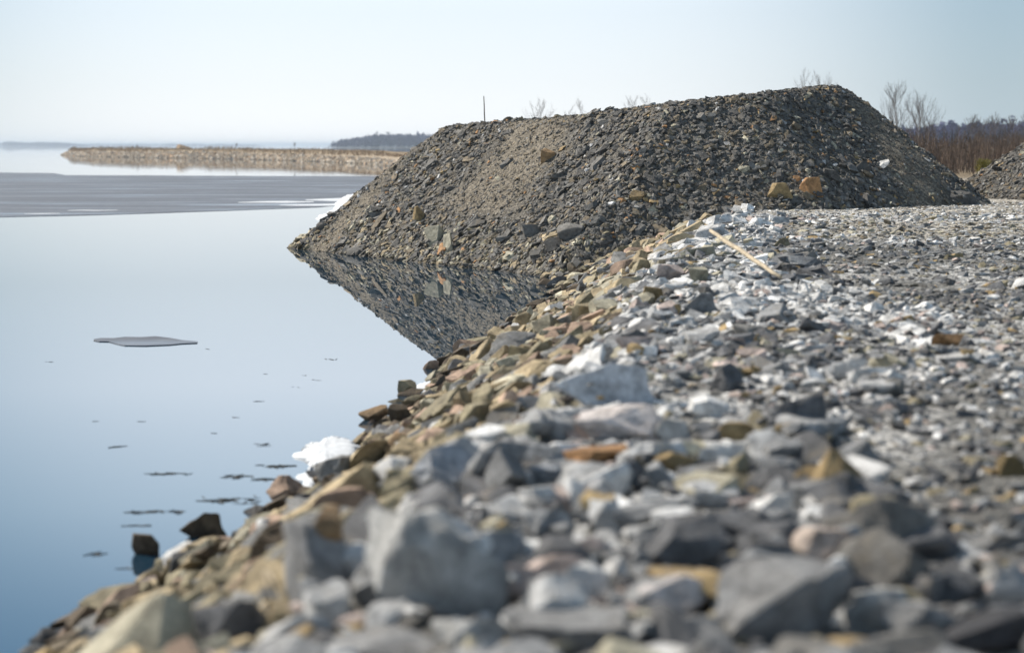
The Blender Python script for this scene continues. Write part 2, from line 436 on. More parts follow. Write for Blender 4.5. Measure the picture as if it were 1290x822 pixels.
# ------------------------------------------------------------------ stones
PAL = {
 'tan': (.40, .32, .20), 'olive': (.27, .235, .155), 'pinkbrown': (.38, .27, .20), 'grey': (.24, .24, .235), 'darkbrown': (.10, .075, .05),
 'pale': (.54, .54, .535), 'midgrey': (.25, .255, .26), 'slate': (.125, .127, .133), 'pinkish': (.50, .41, .37), 'ochre': (.36, .26, .13),
 'beige': (.40, .37, .28), 'shale': (.105, .101, .095), 'greyshale': (.175, .168, .156), 'brownshale': (.19, .155, .108), 'orange': (.38, .21, .095), 'white': (.74, .735, .72),
 'black': (.05, .05, .055), 'bluegrey': (.42, .45, .50)}
CN = list(PAL); PV = np.array([PAL[c] for c in CN]); CI = {c: i for i, c in enumerate(CN)}
ZONES = {
 'slope': dict(tan=.36, olive=.16, pinkbrown=.12, grey=.17, darkbrown=.07, beige=.12),
 'crest': dict(pale=.26, midgrey=.22, slate=.15, pinkish=.06, beige=.12, ochre=.03, white=.12, olive=.04),
 'flat': dict(pale=.17, midgrey=.27, slate=.24, pinkish=.07, beige=.12, ochre=.03, white=.05, greyshale=.05),
 'frost': dict(pale=.36, midgrey=.18, slate=.08, pinkish=.06, white=.30, ochre=.01, beige=.01),
 'wetline': dict(darkbrown=.42, olive=.2, slate=.12, pinkbrown=.12, brownshale=.14),
 'gravel': dict(greyshale=.25, midgrey=.2, beige=.2, brownshale=.2, pale=.15),
 'fg': dict(pale=.30, midgrey=.30, slate=.15, pinkish=.07, white=.13, ochre=.02, beige=.03),
 'dark': dict(midgrey=.22, slate=.34, greyshale=.22, pale=.10, ochre=.04, pinkish=.03, olive=.05),
 'heap': dict(shale=.44, greyshale=.31, brownshale=.18, orange=.012, ochre=.015, beige=.03, pale=.013),
 'heapfoot': dict(shale=.22, greyshale=.27, brownshale=.20, tan=.08, beige=.10, orange=.015, olive=.10)}
def pick(zone):
    k = list(ZONES[zone]); w = np.array([ZONES[zone][q] for q in k]); return CI[k[rng.choice(len(k), p=w / w.sum())]]

HERO = np.zeros(HM.shape, bool)
ST = []       # each: x,y,z, rx,ry,rz, sx,sy,sz, proto, fine?, colour index, jitter, region
def lay(x, y, a, b, c, yaw, colour, region, shape=None, tilt=.28, lift=.25, jit=None, z=None, fixed=False):
    ix = (x - GX0) / GS; iy = (y - GY0) / GS
    r = max(.6, .5 * (a + b) / GS * .85)
    x0, x1 = int(ix - r), int(ix + r) + 2; y0, y1 = int(iy - r), int(iy + r) + 2
    if x0 < 1 or y0 < 1 or x1 >= len(gx) or y1 >= len(gy): return None
    sub = HM[y0:y1, x0:x1]
    yy, xx = np.ogrid[y0:y1, x0:x1]; q = ((xx - ix) ** 2 + (yy - iy) ** 2) / (r * r)
    m = q < 1
    if z is None:
        zz = (sub[m].mean() if m.any() else sub.mean()) + lift * c
    else: zz = z
    nx, ny = -samp(GZX, x, y), -samp(GZY, x, y)
    nrm = Vector((nx, ny, 1)).normalized()
    if tilt: nrm = (nrm + Vector((rng.normal(0, tilt), rng.normal(0, tilt), 0))).normalized()
    top = zz + c * .75 * np.sqrt(np.clip(1 - q, 0, 1)) + nx * -0
    tz = -(nrm.x * (xx - ix) + nrm.y * (yy - iy)) * GS / max(nrm.z, .3)
    sub[...] = np.where(m, np.maximum(sub, top + tz), sub)
    e = (nrm.to_track_quat('Z', 'Y').to_matrix() @ Matrix.Rotation(yaw, 3, 'Z'))
    if fixed: HERO[y0:y1, x0:x1] |= m
    ST.append(dict(p=(x, y, zz), M=np.array(e), s=(a, b, c), shape=shape, col=colour, reg=region, jit=jit if jit is not None else rng.normal(1, .16), fixed=fixed))
    return ST[-1]

def march(px, py, off=0.0):
    rx, rz = ray(px, py)
    y = 4.5
    while y < 63:
        x = rx * y; z = CAM_Z + rz * y
        if z <= max(samp(HM, x, y) + off, 0.0): return x, y, z
        y += .02 if y < 20 else .05
    return None

# rocks one can point at in the photograph: centre px, py, width, height in px, colour, shape, words
HEROES = [
 (552, 722, 200, 165, 'greyblk', 3, 'large rounded grey boulder, the biggest of the foreground rocks', .9, 0),
 (405, 722, 120, 120, 'greydk', 5, 'dark grey boulder close to the left of the biggest foreground boulder', .9, .2),
 (404, 765, 62, 78, 'midgrey', 7, 'upright grey block with a pale edge in front of a dark boulder', .8, .1),
 (290, 792, 105, 78, 'slate', 9, 'dark blocky rock at the bottom edge below the tan shore stones', .9, .3),
 (465, 815, 250, 42, 'greydk', 11, 'long flat dark slab along the bottom edge under the biggest boulder', .6, 0),
 (556, 600, 100, 82, 'bluegrey2', 13, 'blue-grey slab-sided boulder with a white left edge above the biggest boulder', .8, .4),
 (628, 735, 80, 62, 'pinkish', 15, 'pinkish wedge-shaped stone leaning against the biggest grey boulder', .7, .5),
 (770, 490, 140, 66, 'bluepale', 17, 'big pale blue-grey boulder with a pointed right end', .8, .3),
 (782, 537, 110, 55, 'pinkwhite', 1, 'pinkish white boulder below the big pale blue-grey one', .8, 0),
 (702, 542, 68, 56, 'grey2', 2, 'mottled grey boulder left of the pinkish white boulder', .8, .4),
 (745, 573, 125, 26, 'orange', 4, 'rusty orange flat slab lying under the pinkish white boulder', .8, .1),
 (845, 582, 62, 30, 'ochre', 6, 'brown ochre stone at the right end of the rusty slab', .8, .1),
 (1035, 697, 98, 70, 'pinktan', 8, 'pinkish tan boulder in the middle of the blurred grey stones', .8, 0),
 (865, 690, 108, 74, 'slate', 10, 'smooth dark slate boulder left of the pinkish tan one', .8, .2),
 (852, 755, 110, 68, 'pinkwhite', 12, 'pale pinkish block below the dark slate boulder', .8, .1),
 (990, 768, 180, 118, 'greydk', 14, 'broad blurred grey boulder below the pinkish tan one', .8, 0),
 (1240, 806, 130, 64, 'black', 16, 'black boulder in the bottom right corner', .8, .2),
 (1276, 742, 60, 62, 'grey2', 18, 'light grey rounded rock against the right edge', .8, 0),
 (1204, 742, 84, 50, 'slate', 20, 'dark rock between the black corner boulder and the gravel', .8, .4),
 (1110, 775, 110, 70, 'greyblk', 22, 'dull grey boulder beside the black corner boulder', .8, .1),
 (725, 800, 190, 62, 'greydk', 19, 'wide dark grey boulder at the middle of the bottom edge', .8, 0),
 (700, 755, 90, 60, 'pale', 21, 'whitish grey rock below and right of the pinkish wedge stone', .8, 0),
 (740, 735, 70, 48, 'white', 23, 'whitish block with rough top at the centre of the foreground', .8, .3),
 (655, 602, 88, 30, 'white', 5, 'flat white stone right of the blue-grey slab-sided boulder', .8, .1),
 (722, 628, 34, 56, 'white', 7, 'slim white upright stone between grey foreground rocks', .7, .4),
 (690, 660, 70, 46, 'grey2', 9, 'grey block right above the biggest boulder', .8, .3),
 (770, 655, 60, 52, 'pale', 3, 'pale grey upright block right of the slim white stone', .8, .1),
 (838, 610, 60, 28, 'white', 11, 'white rounded stone under the brown ochre stone', .8, 0),
 (498, 561, 30, 34, 'rustbrown', 13, 'pointed brown stone standing among the tan shore stones', .8, .4),
 (455, 638, 38, 32, 'black', 15, 'small black stone among the tan shore stones', .8, 0),
 (183, 690, 36, 28, 'darkbrown', 5, 'brown block standing alone in the water near the shore', .9, .2),
 (513, 490, 25, 22, 'olive', 19, 'round dark stone alone at the waterline above the snow patch', .8, 0),
 (258, 664, 60, 40, 'darkbrown', 17, 'dark brown block at the waterline left of the snow patch', .8, .2),
 (360, 618, 50, 38, 'pinkbrown', 21, 'brown pointed rock at the waterline just below the snow patch', .8, .2),
 (470, 522, 38, 24, 'rustbrown', 23, 'brown rounded stone at the waterline above the snow patch', .8, 0),
 (507, 522, 34, 28, 'darkbrown', 2, 'dark brown stone beside the round waterline stone', .8, .1),
 (430, 590, 70, 42, 'grey', 4, 'grey wedge stone with its flank against the snow patch', .8, .2),
 (395, 600, 20, 16, 'slate', 6, 'small dark stone half sunk in the snow patch', .8, .2),
 (1022, 237, 32, 26, 'orange', 8, 'large orange-brown rock at the foot of the shale heap', .8, .1),
 (982, 242, 34, 22, 'ochre', 10, 'ochre brown rock left of the large orange rock under the heap', .8, .1),
 (1003, 226, 14, 10, 'orange', 12, 'small orange stone just above the large orange rock', .8, .1),
 (527, 272, 18, 24, 'ochre', 14, 'ochre block low on the left end of the shale heap', .8, .2),
 (690, 197, 22, 20, 'orangetan', 16, 'orange slab lying high on the middle of the shale heap', .8, .5),
 (548, 297, 24, 26, 'beige', 18, 'light brown slab near the heap waterline', .7, .6),
 (565, 310, 14, 30, 'beige', 20, 'upright tan slab at the heap waterline', .7, .6),
 (671, 293, 24, 20, 'greyshale', 22, 'grey pointed rock low on the shale heap above the bay corner', .8, .3),
 (635, 300, 22, 14, 'greyshale', 0, 'flat grey rock low on the shale heap', .8, .3),
 (718, 292, 36, 22, 'greyshale', 1, 'broad grey rock at the heap foot by the bay corner', .8, .3),
 (1066, 163, 14, 6, 'shale', 3, 'dark flat stone near the top right of the shale heap', .8, .1),
 (1047, 222, 22, 16, 'shale', 5, 'dark grey rock right of the large orange rock', .8, .3),
 (1086, 212, 22, 18, 'shale', 7, 'dark block in the row of rocks low on the heap front', .8, .3),
 (1194, 429, 40, 18, 'orange', 9, 'orange-brown stone alone on the grey stony flat', .8, 0),
 (822, 375, 26, 26, 'darkochre', 11, 'dark brown angular rock standing at the bank edge', .8, .3),
 (915, 480, 42, 44, 'slate', 13, 'dark slate block tilted on the stones right of the big pale boulder', .8, .3),
 (1068, 468, 48, 38, 'pale', 15, 'light grey peaked rock on the stony flat', .8, .1),
 (885, 385, 44, 34, 'midgrey', 17, 'grey rock at the bank edge right of the brown angular rock', .8, .1),
 (845, 345, 36, 22, 'pinkish', 19, 'pinkish pale rock at the bank edge below the stick', .8, .1),
 (880, 348, 34, 22, 'beige', 21, 'cream coloured rock below the left part of the stick', .8, .1),
 (930, 545, 62, 28, 'ochre', 23, 'yellow ochre stone on the grey stones right of the pinkish white boulder', .8, 0),
 (895, 515, 60, 36, 'white', 2, 'white rock right of the big pale boulder', .8, 0),
 (1275, 590, 40, 34, 'darkochre', 4, 'dark ochre stone by the right edge of the stony flat', .8, 0),
 (940, 610, 54, 26, 'olive', 6, 'greenish stone between white stones on the flat', .8, 0),
 (300, 722, 44, 36, 'tan', 8, 'tan angular stone on the lower shore near the dark boulders', .8, .3),
 (412, 660, 38, 44, 'rustbrown', 10, 'rusty brown stone on the shore right of the dark grey boulder', .8, .3),
 (735, 415, 40, 20, 'pinkbrown', 12, 'salmon coloured stone on the upper shore slope', .8, .1),
 (600, 525, 46, 34, 'olive', 14, 'yellowish grey block in the middle of the shore slope', .8, .3),
 (635, 523, 50, 26, 'greyshale', 20, 'dark grey sloping stone right of the yellowish block', .8, .3),
 (545, 512, 36, 20, 'beige', 16, 'cream flat stone on the shore slope', .8, .1),
 (1165, 790, 120, 66, 'greydk', 3, 'dark blurred boulder left of the black corner boulder at the bottom edge', .8, .2),
 (890, 806, 120, 50, 'greydk', 5, 'low dark boulder at the bottom edge between two broad grey boulders', .8, .1),
 (1078, 742, 80, 50, 'slate', 7, 'dark slate stone just below the pinkish tan boulder', .8, .3),
 (600, 800, 120, 50, 'greyblk', 9, 'grey rock on the bottom edge right below the biggest boulder', .8, .2),
 (1180, 690, 84, 40, 'slate', 11, 'low dark stone on the gravel above the dark right-hand rocks', .8, .1),
 (640, 645, 84, 36, 'pale', 13, 'light grey flat-topped stone above the biggest boulder', .8, .1),
 (915, 572, 70, 36, 'white', 15, 'whitish stone right of the brown ochre stone', .8, .1),
 (975, 640, 84, 40, 'white', 17, 'chalky white stone above the pinkish tan boulder', .8, .1),
 (905, 628, 70, 36, 'pale', 19, 'pale grey stone above the smooth dark slate boulder', .8, .2),
 (690, 600, 50, 26, 'bluegrey2', 21, 'bluish grey stone under the rusty slab', .8, .1),
 (850, 545, 52, 36, 'greyblk', 23, 'grey stone touching the right side of the pinkish white boulder', .8, .3),
 (600, 690, 40, 30, 'white', 22, 'small white stone resting against the top of the biggest boulder', .8, .3),
 (670, 510, 50, 24, 'midgrey', 18, 'grey flat stone on the slope left of the big pale boulder', .8, .1),
]
XC = {'greyblk': (.42, .42, .41), 'greydk': (.27, .27, .27), 'bluegrey2': (.30, .32, .35), 'bluepale': (.60, .62, .65), 'pinkwhite': (.62, .57, .55),
      'grey2': (.36, .365, .37), 'pinktan': (.48, .40, .35), 'rustbrown': (.30, .20, .11), 'orangetan': (.42, .27, .14), 'darkochre': (.18, .13, .06)}
for k, v in XC.items():
    CI[k] = len(CN); CN.append(k); PV = np.vstack([PV, v])
for (px, py, w, h, colr, shp, words, dep, tl) in sorted(HEROES, key=lambda q: -q[2] * q[3]):
    hit = march(px, py + h * .30)
    if hit is None: print('MISS', words); continue
    x, y, _ = hit
    D = y; a = w / F_PX * D / 2; hh = h / F_PX * D / 2
    c = hh * 1.05; b = max(a * dep * .8, c * .7)
    if 'alone in the water' in words: zc = 0.06
    else:
        zc = at_dist(px, py, y + b * .3).z
    reg = 'heap' if (heap1(np.array(x), np.array(y)) > shore_z(np.array(x), np.array(y))) else 'shore'
    s = lay(x, y + b * .3, a, b, c, rng.uniform(-.2, .2), CI[colr], reg, shape=shp % 24, tilt=.05, z=zc, jit=1.0, fixed=True)
    if s:
        s['hero'] = words; s['M'] = np.array(Euler((rng.normal(0, .08), tl * (1 if shp % 2 else -1) * .5, rng.uniform(-.3, .3))).to_matrix())

RECTS = [(q[0] - q[2] * .46, q[1] - q[3] * .48, q[0] + q[2] * .46, q[1] + q[3] * (.40 if q[1] < 720 else .3), None) for q in HEROES if q[2] > 20]
for s_ in ST:
    px_, py_ = project(*s_['p']); 
RECTS = []
for s_ in ST:
    px_, py_ = project(*s_['p']); w_ = s_['s'][0] * F_PX / s_['p'][1]; h_ = s_['s'][2] * F_PX / s_['p'][1]
    RECTS.append((px_ - w_ * .72, py_ - h_ * .9, px_ + w_ * .72, py_ + h_ * .5, s_['p'][1]))
RECTS += [(386, 558, 440, 586, 99), (380, 598, 402, 609, 99), (518, 484, 552, 492, 99)]
RECTS = np.array(RECTS)
def hides(x, y, z, r):
    px_, py_ = project(x, y, z + r * .6); k = r * F_PX / y * .6
    q = RECTS
    return bool(np.any((px_ + k > q[:, 0]) & (px_ - k < q[:, 2]) & (py_ + k * .8 > q[:, 1]) & (py_ - k * .3 < q[:, 3]) & (y < q[:, 4])))
def in_view(x, y, m=40):
    return abs(x) < (CX + m) / F_PX * y + 1.1
# density scatter: coarse to fine
def scatter(n, xr, yr, size, flat, region, zonef, cond=None, lift=.25, tilt=.28, maxrise=None, m=60):
    xs = rng.uniform(*xr, n); ys = rng.uniform(*yr, n)
    zs = total_z(xs, ys); h1 = np.maximum(heap1(xs, ys), heap2(xs, ys)); on = h1 > shore_z(xs, ys)
    sz = np.minimum(np.exp(rng.normal(0, size[1], n)) * size[0], size[0] * 1.45)
    if region == 'shore': sz = np.where((ys < 22) & (ys > 9), np.minimum(sz, .42), sz)
    k = 0
    for i in range(n):
        x, y = xs[i], ys[i]
        if not in_view(x, y, m): continue
        if (region == 'heap') != bool(on[i]): continue
        if samp(HERO, x, y) and rng.random() < .93: continue
        if hides(x, y, samp(HM, x, y), sz[i] * .6) and rng.random() < .96: continue
        if zs[i] < -.30: continue
        if cond is not None and not cond(x, y, zs[i]): continue
        if maxrise is not None and samp(HM, x, y) - zs[i] > min(maxrise * sz[i], .11 + .25 * sz[i]): continue
        a = sz[i] * rng.uniform(.9, 1.5); b = sz[i] * rng.uniform(.6, 1.0); c = sz[i] * rng.uniform(*flat)
        lay(x, y, a / 1.6, b / 1.6, c / 1.6, rng.uniform(0, 6.28), pick(zonef(x, y, zs[i])), region, lift=lift, tilt=tilt)
        k += 1
    return k
fr_n = lambda x, y, s: float(fbm(np.array(x), np.array(y), s, 3))
def road(x, y): return y > 35.5 and x > .12 * y + 1.2 * fr_n(x * .4, y * .3, 151)
def zone_shore(x, y, z):
    if y > 34: 
        if road(x, y): return 'frost' if y > 41.5 and rng.random() < .65 else 'gravel'
        if x > float(np.interp(y, KY, KX)) - .2 and rng.random() < .7: return 'frost'
    elif y > 25 and x > .125 * y + 1.5 * (fr_n(x * .5, y * .3, 152) - .5): return 'dark' if rng.random() < .9 else 'flat'
    if z < .28 and rng.random() < .65 - z: return 'wetline'
    xc = float(np.interp(y, KY, KX)); w = fr_n(x * .9, y * .4, 81) - .5
    if x < xc - .14 - .40 * sstep(13, 30, y) + w * .6: return 'slope' if rng.random() > .06 else 'crest'
    if y < 15 and x > .085 * y + .5 * w and rng.random() < .72: return 'dark'
    if y < 13: return 'fg' if rng.random() < .8 - .4 * sstep(.8, 2, x) else 'flat'
    if x < xc + .9 + w: return 'crest' if rng.random() > .25 else 'frost'
    n = fr_n(x * .35, y * .22, 91) + .10 * sstep(30, 46, y) - .12 * sstep(3, 8, x - xc) * (1 if y < 40 else 0)
    if y > 40: return 'frost' if n > .48 else 'flat'
    n = n + .07 * sstep(9, 14, y) - .10 * sstep(.13, .24, x / y)
    return 'frost' if n > .56 else ('flat' if n > .475 else 'dark')
def zone_heap(x, y, z): return 'heapfoot' if (z < .9 and x < 4 and rng.random() > z * .6) else 'heap'

SHX = (-6.5, 16)
bank = lambda x, y: x < np.interp(y, KY, KX) + .3
slope = lambda x, y: x < np.interp(y, KY, KX) - .35
patch = lambda x, y: road(x, y) or (25 < y < 36 and x > .15 * y) or fr_n(x * .8, y * .35, 131) + (.05 if x > np.interp(y, KY, KX) + 2 else -.12) > .53
scatter(900, SHX, (8, 49), (.36, .25), (.4, .75), 'shore', zone_shore, cond=lambda x, y, z: bank(x, y), maxrise=.25, lift=.05)
scatter(110, SHX, (4.8, 9), (.34, .25), (.5, .8), 'shore', zone_shore, maxrise=.3, lift=.05)
scatter(600, (-2.5, 2), (4.8, 8.0), (.20, .35), (.5, .8), 'shore', zone_shore, maxrise=.5, lift=.1)
scatter(420, (-1.2, 1.8), (7.4, 12.5), (.23, .3), (.5, .8), 'shore', zone_shore, maxrise=.5, lift=.1)
scatter(6500, SHX, (4.5, 50), (.25, .25), (.38, .7), 'shore', zone_shore, cond=lambda x, y, z: bank(x, y) or (rng.random() < .14 and not patch(x, y)), maxrise=.55, lift=.12)
scatter(18000, SHX, (4.5, 46), (.165, .28), (.3, .6), 'shore', zone_shore, cond=lambda x, y, z: bank(x, y) or (rng.random() < (.5 if y < 38 else .12) and not patch(x, y)), maxrise=.6, lift=.15)
scatter(38000, SHX, (4.5, 46), (.10, .3), (.25, .6), 'shore', zone_shore, cond=lambda x, y, z: rng.random() < (.22 if slope(x, y) else (.2 if patch(x, y) or y > 40 else .95)), maxrise=.75, lift=.15)
scatter(34000, SHX, (4.5, 24), (.055, .3), (.3, .65), 'shore', zone_shore, cond=lambda x, y, z: rng.random() < (.08 if slope(x, y) else .9), maxrise=1.1, lift=.2)
scatter(34000, SHX, (22, 54), (.055, .35), (.2, .4), 'shore', zone_shore, cond=lambda x, y, z: not slope(x, y) and rng.random() < .8, maxrise=1.0, lift=.15)
# heaps
gp = lambda x, y: float(grit(np.array(x), np.array(y)))
HX, HYR = (-8, 16.5), (45, 63.5)
scatter(260, HX, HYR, (.36, .25), (.3, .6), 'heap', zone_heap, cond=lambda x, y, z: (z < 1.7 or (y < 52 and z < 2.6) or rng.random() < .12) and gp(x, y) < .3, maxrise=.3, m=90, lift=.1)
scatter(3000, HX, HYR, (.205, .28), (.3, .6), 'heap', zone_heap, cond=lambda x, y, z: (z < 1.3 or rng.random() < .55) and (gp(x, y) < .26 or rng.random() < .03), maxrise=.5, m=90, lift=.15)
scatter(17000, HX, HYR, (.125, .3), (.28, .55), 'heap', zone_heap, cond=lambda x, y, z: gp(x, y) < .24 or rng.random() < .05, maxrise=.6, m=90, lift=.12)
scatter(76000, HX, HYR, (.068, .32), (.3, .6), 'heap', zone_heap, cond=lambda x, y, z: rng.random() < (.85 if gp(x, y) < .35 else .15), maxrise=1.0, m=90, lift=.15)
scatter(60000, HX, HYR, (.030, .3), (.35, .6), 'heap', zone_heap, cond=lambda x, y, z: gp(x, y) > .2, maxrise=1.5, m=90, lift=.25)
print('rise', (HM - BASE)[BASE > 0].mean())

# ---- pick the ~300 stones that show largest; everything else is one mass per body
for s in ST:
    x, y, z = s['p']; px, py = project(x, y, z); s['px'] = px; s['py'] = py
    a, b, c = s['s']; s['area'] = (a * 2 * F_PX / y) * (2 * max(c, .3 * b) * F_PX / y)
    s['seen'] = -15 < px < 1305 and 0 < py < 835 and (z + c) > .02
    buried = (samp(HM, x, y) - (z + c * .75)) / max(c, .01)
    s['score'] = s['area'] * (1 if buried < .25 else .25) if s['seen'] else 0
    if s.get('hero'): s['score'] = 1e9
order = sorted(range(len(ST)), key=lambda i: -ST[i]['score'])
SOLO = set(order[:298])
print('stones', len(ST))

def tint_of(s, n, zv):
    c = PV[s['col']] * np.clip(s['jit'], .6, 1.5)
    T = np.tile(c, (n, 1))
    wet = sstep(.10, .02, zv)[:, None]
    return T * (1 - .62 * wet)

def bulk(idx, name, mat, parent=None, lib='auto'):
    Vs, Fs, Ts = [], [], []; off = 0
    for i in idx:
        s = ST[i]; big = s['area'] > 350
        P = BEVEL_ROCKS if big else SIMPLE_ROCKS
        V, Fc = P[(s['shape'] if s['shape'] is not None else i) % len(P)]
        q = (V * np.array(s['s'])) @ s['M'].T + np.array(s['p'])
        Vs.append(q); Fs.append(Fc + off); off += len(q); Ts.append(tint_of(s, len(q), q[:, 2]))
    o = mesh_np(name, np.concatenate(Vs), np.concatenate(Fs), mat, parent, np.concatenate(Ts))
    print(name, len(idx), 'stones', off, 'verts'); return o
rest_shore = [i for i in range(len(ST)) if i not in SOLO and ST[i]['reg'] == 'shore']
rest_h = [i for i in range(len(ST)) if i not in SOLO and ST[i]['reg'] == 'heap']
def is2(i):
    x, y, _ = ST[i]['p']; return float(heap2(np.array(x), np.array(y))) > float(heap1(np.array(x), np.array(y)))
rh2 = [i for i in rest_h if is2(i)]; rh2s = set(rh2); rh1 = [i for i in rest_h if i not in rh2s]
tag(bulk(rest_shore, 'rubble', M_ROCK), 'loose small grey, white and tan stones covering the bank and the flat', kind='stuff')
tag(bulk(rh1, 'broken_stone', M_ROCK, heap_a), kind='stuff')
tag(bulk(rh2, 'broken_stone', M_ROCK, heap_b), kind='stuff')

WORD = {'tan': 'tan', 'olive': 'olive grey', 'pinkbrown': 'pinkish brown', 'grey': 'grey', 'darkbrown': 'dark brown', 'pale': 'pale grey', 'midgrey': 'mid-grey',
        'slate': 'dark slate', 'pinkish': 'pinkish', 'ochre': 'ochre', 'beige': 'beige', 'shale': 'charcoal', 'greyshale': 'dull grey', 'brownshale': 'brownish',
        'orange': 'orange', 'white': 'whitish', 'black': 'black', 'bluegrey': 'blue-grey'}
LANDMARKS = [(552, 722, 'the biggest grey boulder'), (770, 490, 'the big pale blue-grey boulder'), (745, 573, 'the rusty orange slab'), (1035, 697, 'the pinkish tan boulder'),
             (865, 690, 'the smooth slate boulder'), (990, 768, 'the broad blurred boulder'), (1240, 806, 'the black corner boulder'), (290, 792, 'the dark blocky bottom rock'),
             (183, 687, 'the block standing in water'), (410, 580, 'the snow patch'), (1194, 429, 'the lone orange-brown stone'), (940, 320, 'the long stick'),
             (822, 375, 'the brown angular bank rock'), (1022, 237, 'the large orange heap rock'), (527, 272, 'the ochre heap block'), (690, 197, 'the orange heap slab'),
             (1068, 468, 'the light grey peaked rock'), (600, 525, 'the yellowish shore block'), (700, 360, 'the bay corner'), (1276, 742, 'the rounded right-edge rock'),
             (455, 638, 'the small black shore stone'), (405, 722, 'the dark boulder beside the biggest'), (725, 800, 'the wide bottom-edge boulder')]
used = {}
def describe(s):
    a, b, c = s['s']; w = a * 2
    size = 'large' if w > .42 else ('medium' if w > .27 else 'small')
    shape = 'flat slab' if c / a < .42 else ('long stone' if a / b > 1.9 else ('blocky stone' if c / a > .72 else 'angular stone'))
    col = WORD.get(CN[s['col']], 'grey')
    ds = sorted(((s['px'] - lx) ** 2 + (s['py'] - ly) ** 2, lx, ly, n) for lx, ly, n in LANDMARKS)
    for rank in range(4):
        d2, lx, ly, n = ds[rank]; dx, dy = s['px'] - lx, s['py'] - ly; d = math.sqrt(d2)
        ang = math.degrees(math.atan2(-dy, dx)) % 360
        dirs = ['right of', 'up and right of', 'above', 'up and left of', 'left of', 'down and left of', 'below', 'down and right of'][int((ang + 22.5) // 45) % 8]
        far = 'close ' if d < 70 else ('' if d < 140 else 'well ')
        l = f'{size} {col} {shape} {far}{dirs} {n}'
        if l not in used: used[l] = 1; return l
    for extra in ('nearer the water', 'nearer the camera', 'farther off', 'the paler one', 'the darker one', 'the wider one'):
        l2 = f'{size} {col} {shape} {dirs} {n}, {extra}'
        if l2 not in used: used[l2] = 1; return l2
    used[l] += 1; return l
BIG = []
for i in order[:298]:
    s = ST[i]
    name = 'boulder' if s['s'][0] * 2 > .42 else 'rock'
    if s['area'] > 1500: V, Fc = FINE_ROCKS[(s['shape'] if s['shape'] is not None else i) % len(FINE_ROCKS)]; sm = True
    elif s.get('hero') or s['area'] > 200: V, Fc = BEVEL_ROCKS[(s['shape'] if s['shape'] is not None else i) % 40]; sm = False
    else: V, Fc = SIMPLE_ROCKS[i % 40]; sm = False
    q = (V * np.array(s['s'])) @ s['M'].T
    o = mesh_np(name, q, Fc, M_ROCK, None, tint_of(s, len(q), q[:, 2] + s['p'][2]))
    o.location = s['p']
    if sm:
        try:
            o.data.polygons.foreach_set('use_smooth', [True] * len(o.data.polygons))
            o.data.set_sharp_from_angle(angle=R(32))
        except Exception as e: print(e)
    if s.get('hero'):
        tag(o, s['hero'], 'rock', 'rocks on the shore' if s['reg'] == 'shore' else 'rocks on the shale heap'); used[s['hero']] = 1
    else:
        tag(o, describe(s), 'rock', 'rocks on the shore' if s['reg'] == 'shore' else 'rocks on the shale heap')
print('dup labels', [k for k, v in used.items() if v > 1])

# ------------------------------------------------------------------ snow
def blob(name, pts_px, z, thick, mat, jitter=.03, sub=14, ground_fit=True):
    """snow / ice body from an outline on the ground, domed, with an uneven rim"""
    W0 = [on_z(px, py, z) if not ground_fit else Vector(march(px, py, .0) or on_z(px, py, z)) for px, py in pts_px]
    c = sum(W0, Vector()) / len(W0)
    ring = []
    n = len(W0)
    for i in range(n):
        for k in range(sub):
            t = k / sub; p = W0[i].lerp(W0[(i + 1) % n], t); ring.append(p + Vector((random.gauss(0, jitter), random.gauss(0, jitter), 0)))
    m = len(ring); V = []; F = []
    smooth = []
    for k in range(m):
        q = Vector((0, 0, 0))
        for d in range(-6, 7): q += ring[(k + d) % m]
        smooth.append(q / 13)
    levels = [(1.0, -.8), (1.0, .0), (.96, .35), (.88, .6), (.74, .8), (.55, .92), (.3, 1.0)]
    for s, h in levels:
        for k in range(m):
            p = ring[k].lerp(smooth[k], min(1, (1 - s) * 4)); q = c.lerp(p, s)
            q.z = c.z + (p.z - c.z) * s + h * thick + (thick * .7 * (float(fbm(np.array(q.x * 5), np.array(q.y * 5), 17)) - .5) if h > 0 else 0); V.append(tuple(q))
    V.append((c.x, c.y, c.z + thick + thick * .7 * (float(fbm(np.array(c.x * 5), np.array(c.y * 5), 17)) - .5))); top = len(V) - 1
    for l in range(len(levels) - 1):
        for k in range(m):
            k2 = (k + 1) % m; F.append((l * m + k, l * m + k2, (l + 1) * m + k2, (l + 1) * m + k))
    l = len(levels) - 1
    for k in range(m): F.append((l * m + k, l * m + (k + 1) % m, top))
    me = bpy.data.meshes.new(name); me.from_pydata(V, [], F); me.materials.append(mat)
    me.polygons.foreach_set('use_smooth', [True] * len(F)); me.update()
    o = bpy.data.objects.new(name, me); COL.objects.link(o); return o
def zf_blob(name, pts, thick, label, z=0.0, j=.03, fit=False):
    o = blob(name, pts, z, thick, M_SNOW, j, 10, fit); return tag(o, label, 'snow', 'snow left along the shore')
zf_blob('snow_patch', [(379, 574), (388, 572), (384, 566), (395, 560), (404, 561), (409, 553), (424, 551), (436, 554), (455, 566), (450, 580), (438, 588), (424, 586), (414, 595), (400, 589), (388, 592), (392, 583)], .07, 'white snow patch melting between the stones at the water edge')
zf_blob('snow_patch', [(374, 600), (390, 594), (408, 596), (402, 610), (386, 616)], .03, 'small snow remnant just below the white snow patch', j=.02)
zf_blob('snow_patch', [(516, 494), (530, 483), (552, 478), (556, 486), (536, 495)], .025, 'thin snow strip at the waterline beside the round dark stone', j=.02)
zf_blob('snow_patch', [(428, 252), (450, 244), (480, 241), (478, 252), (462, 262), (438, 268), (420, 264)], .22, 'snow bank against the left end of the shale heap', j=.15)
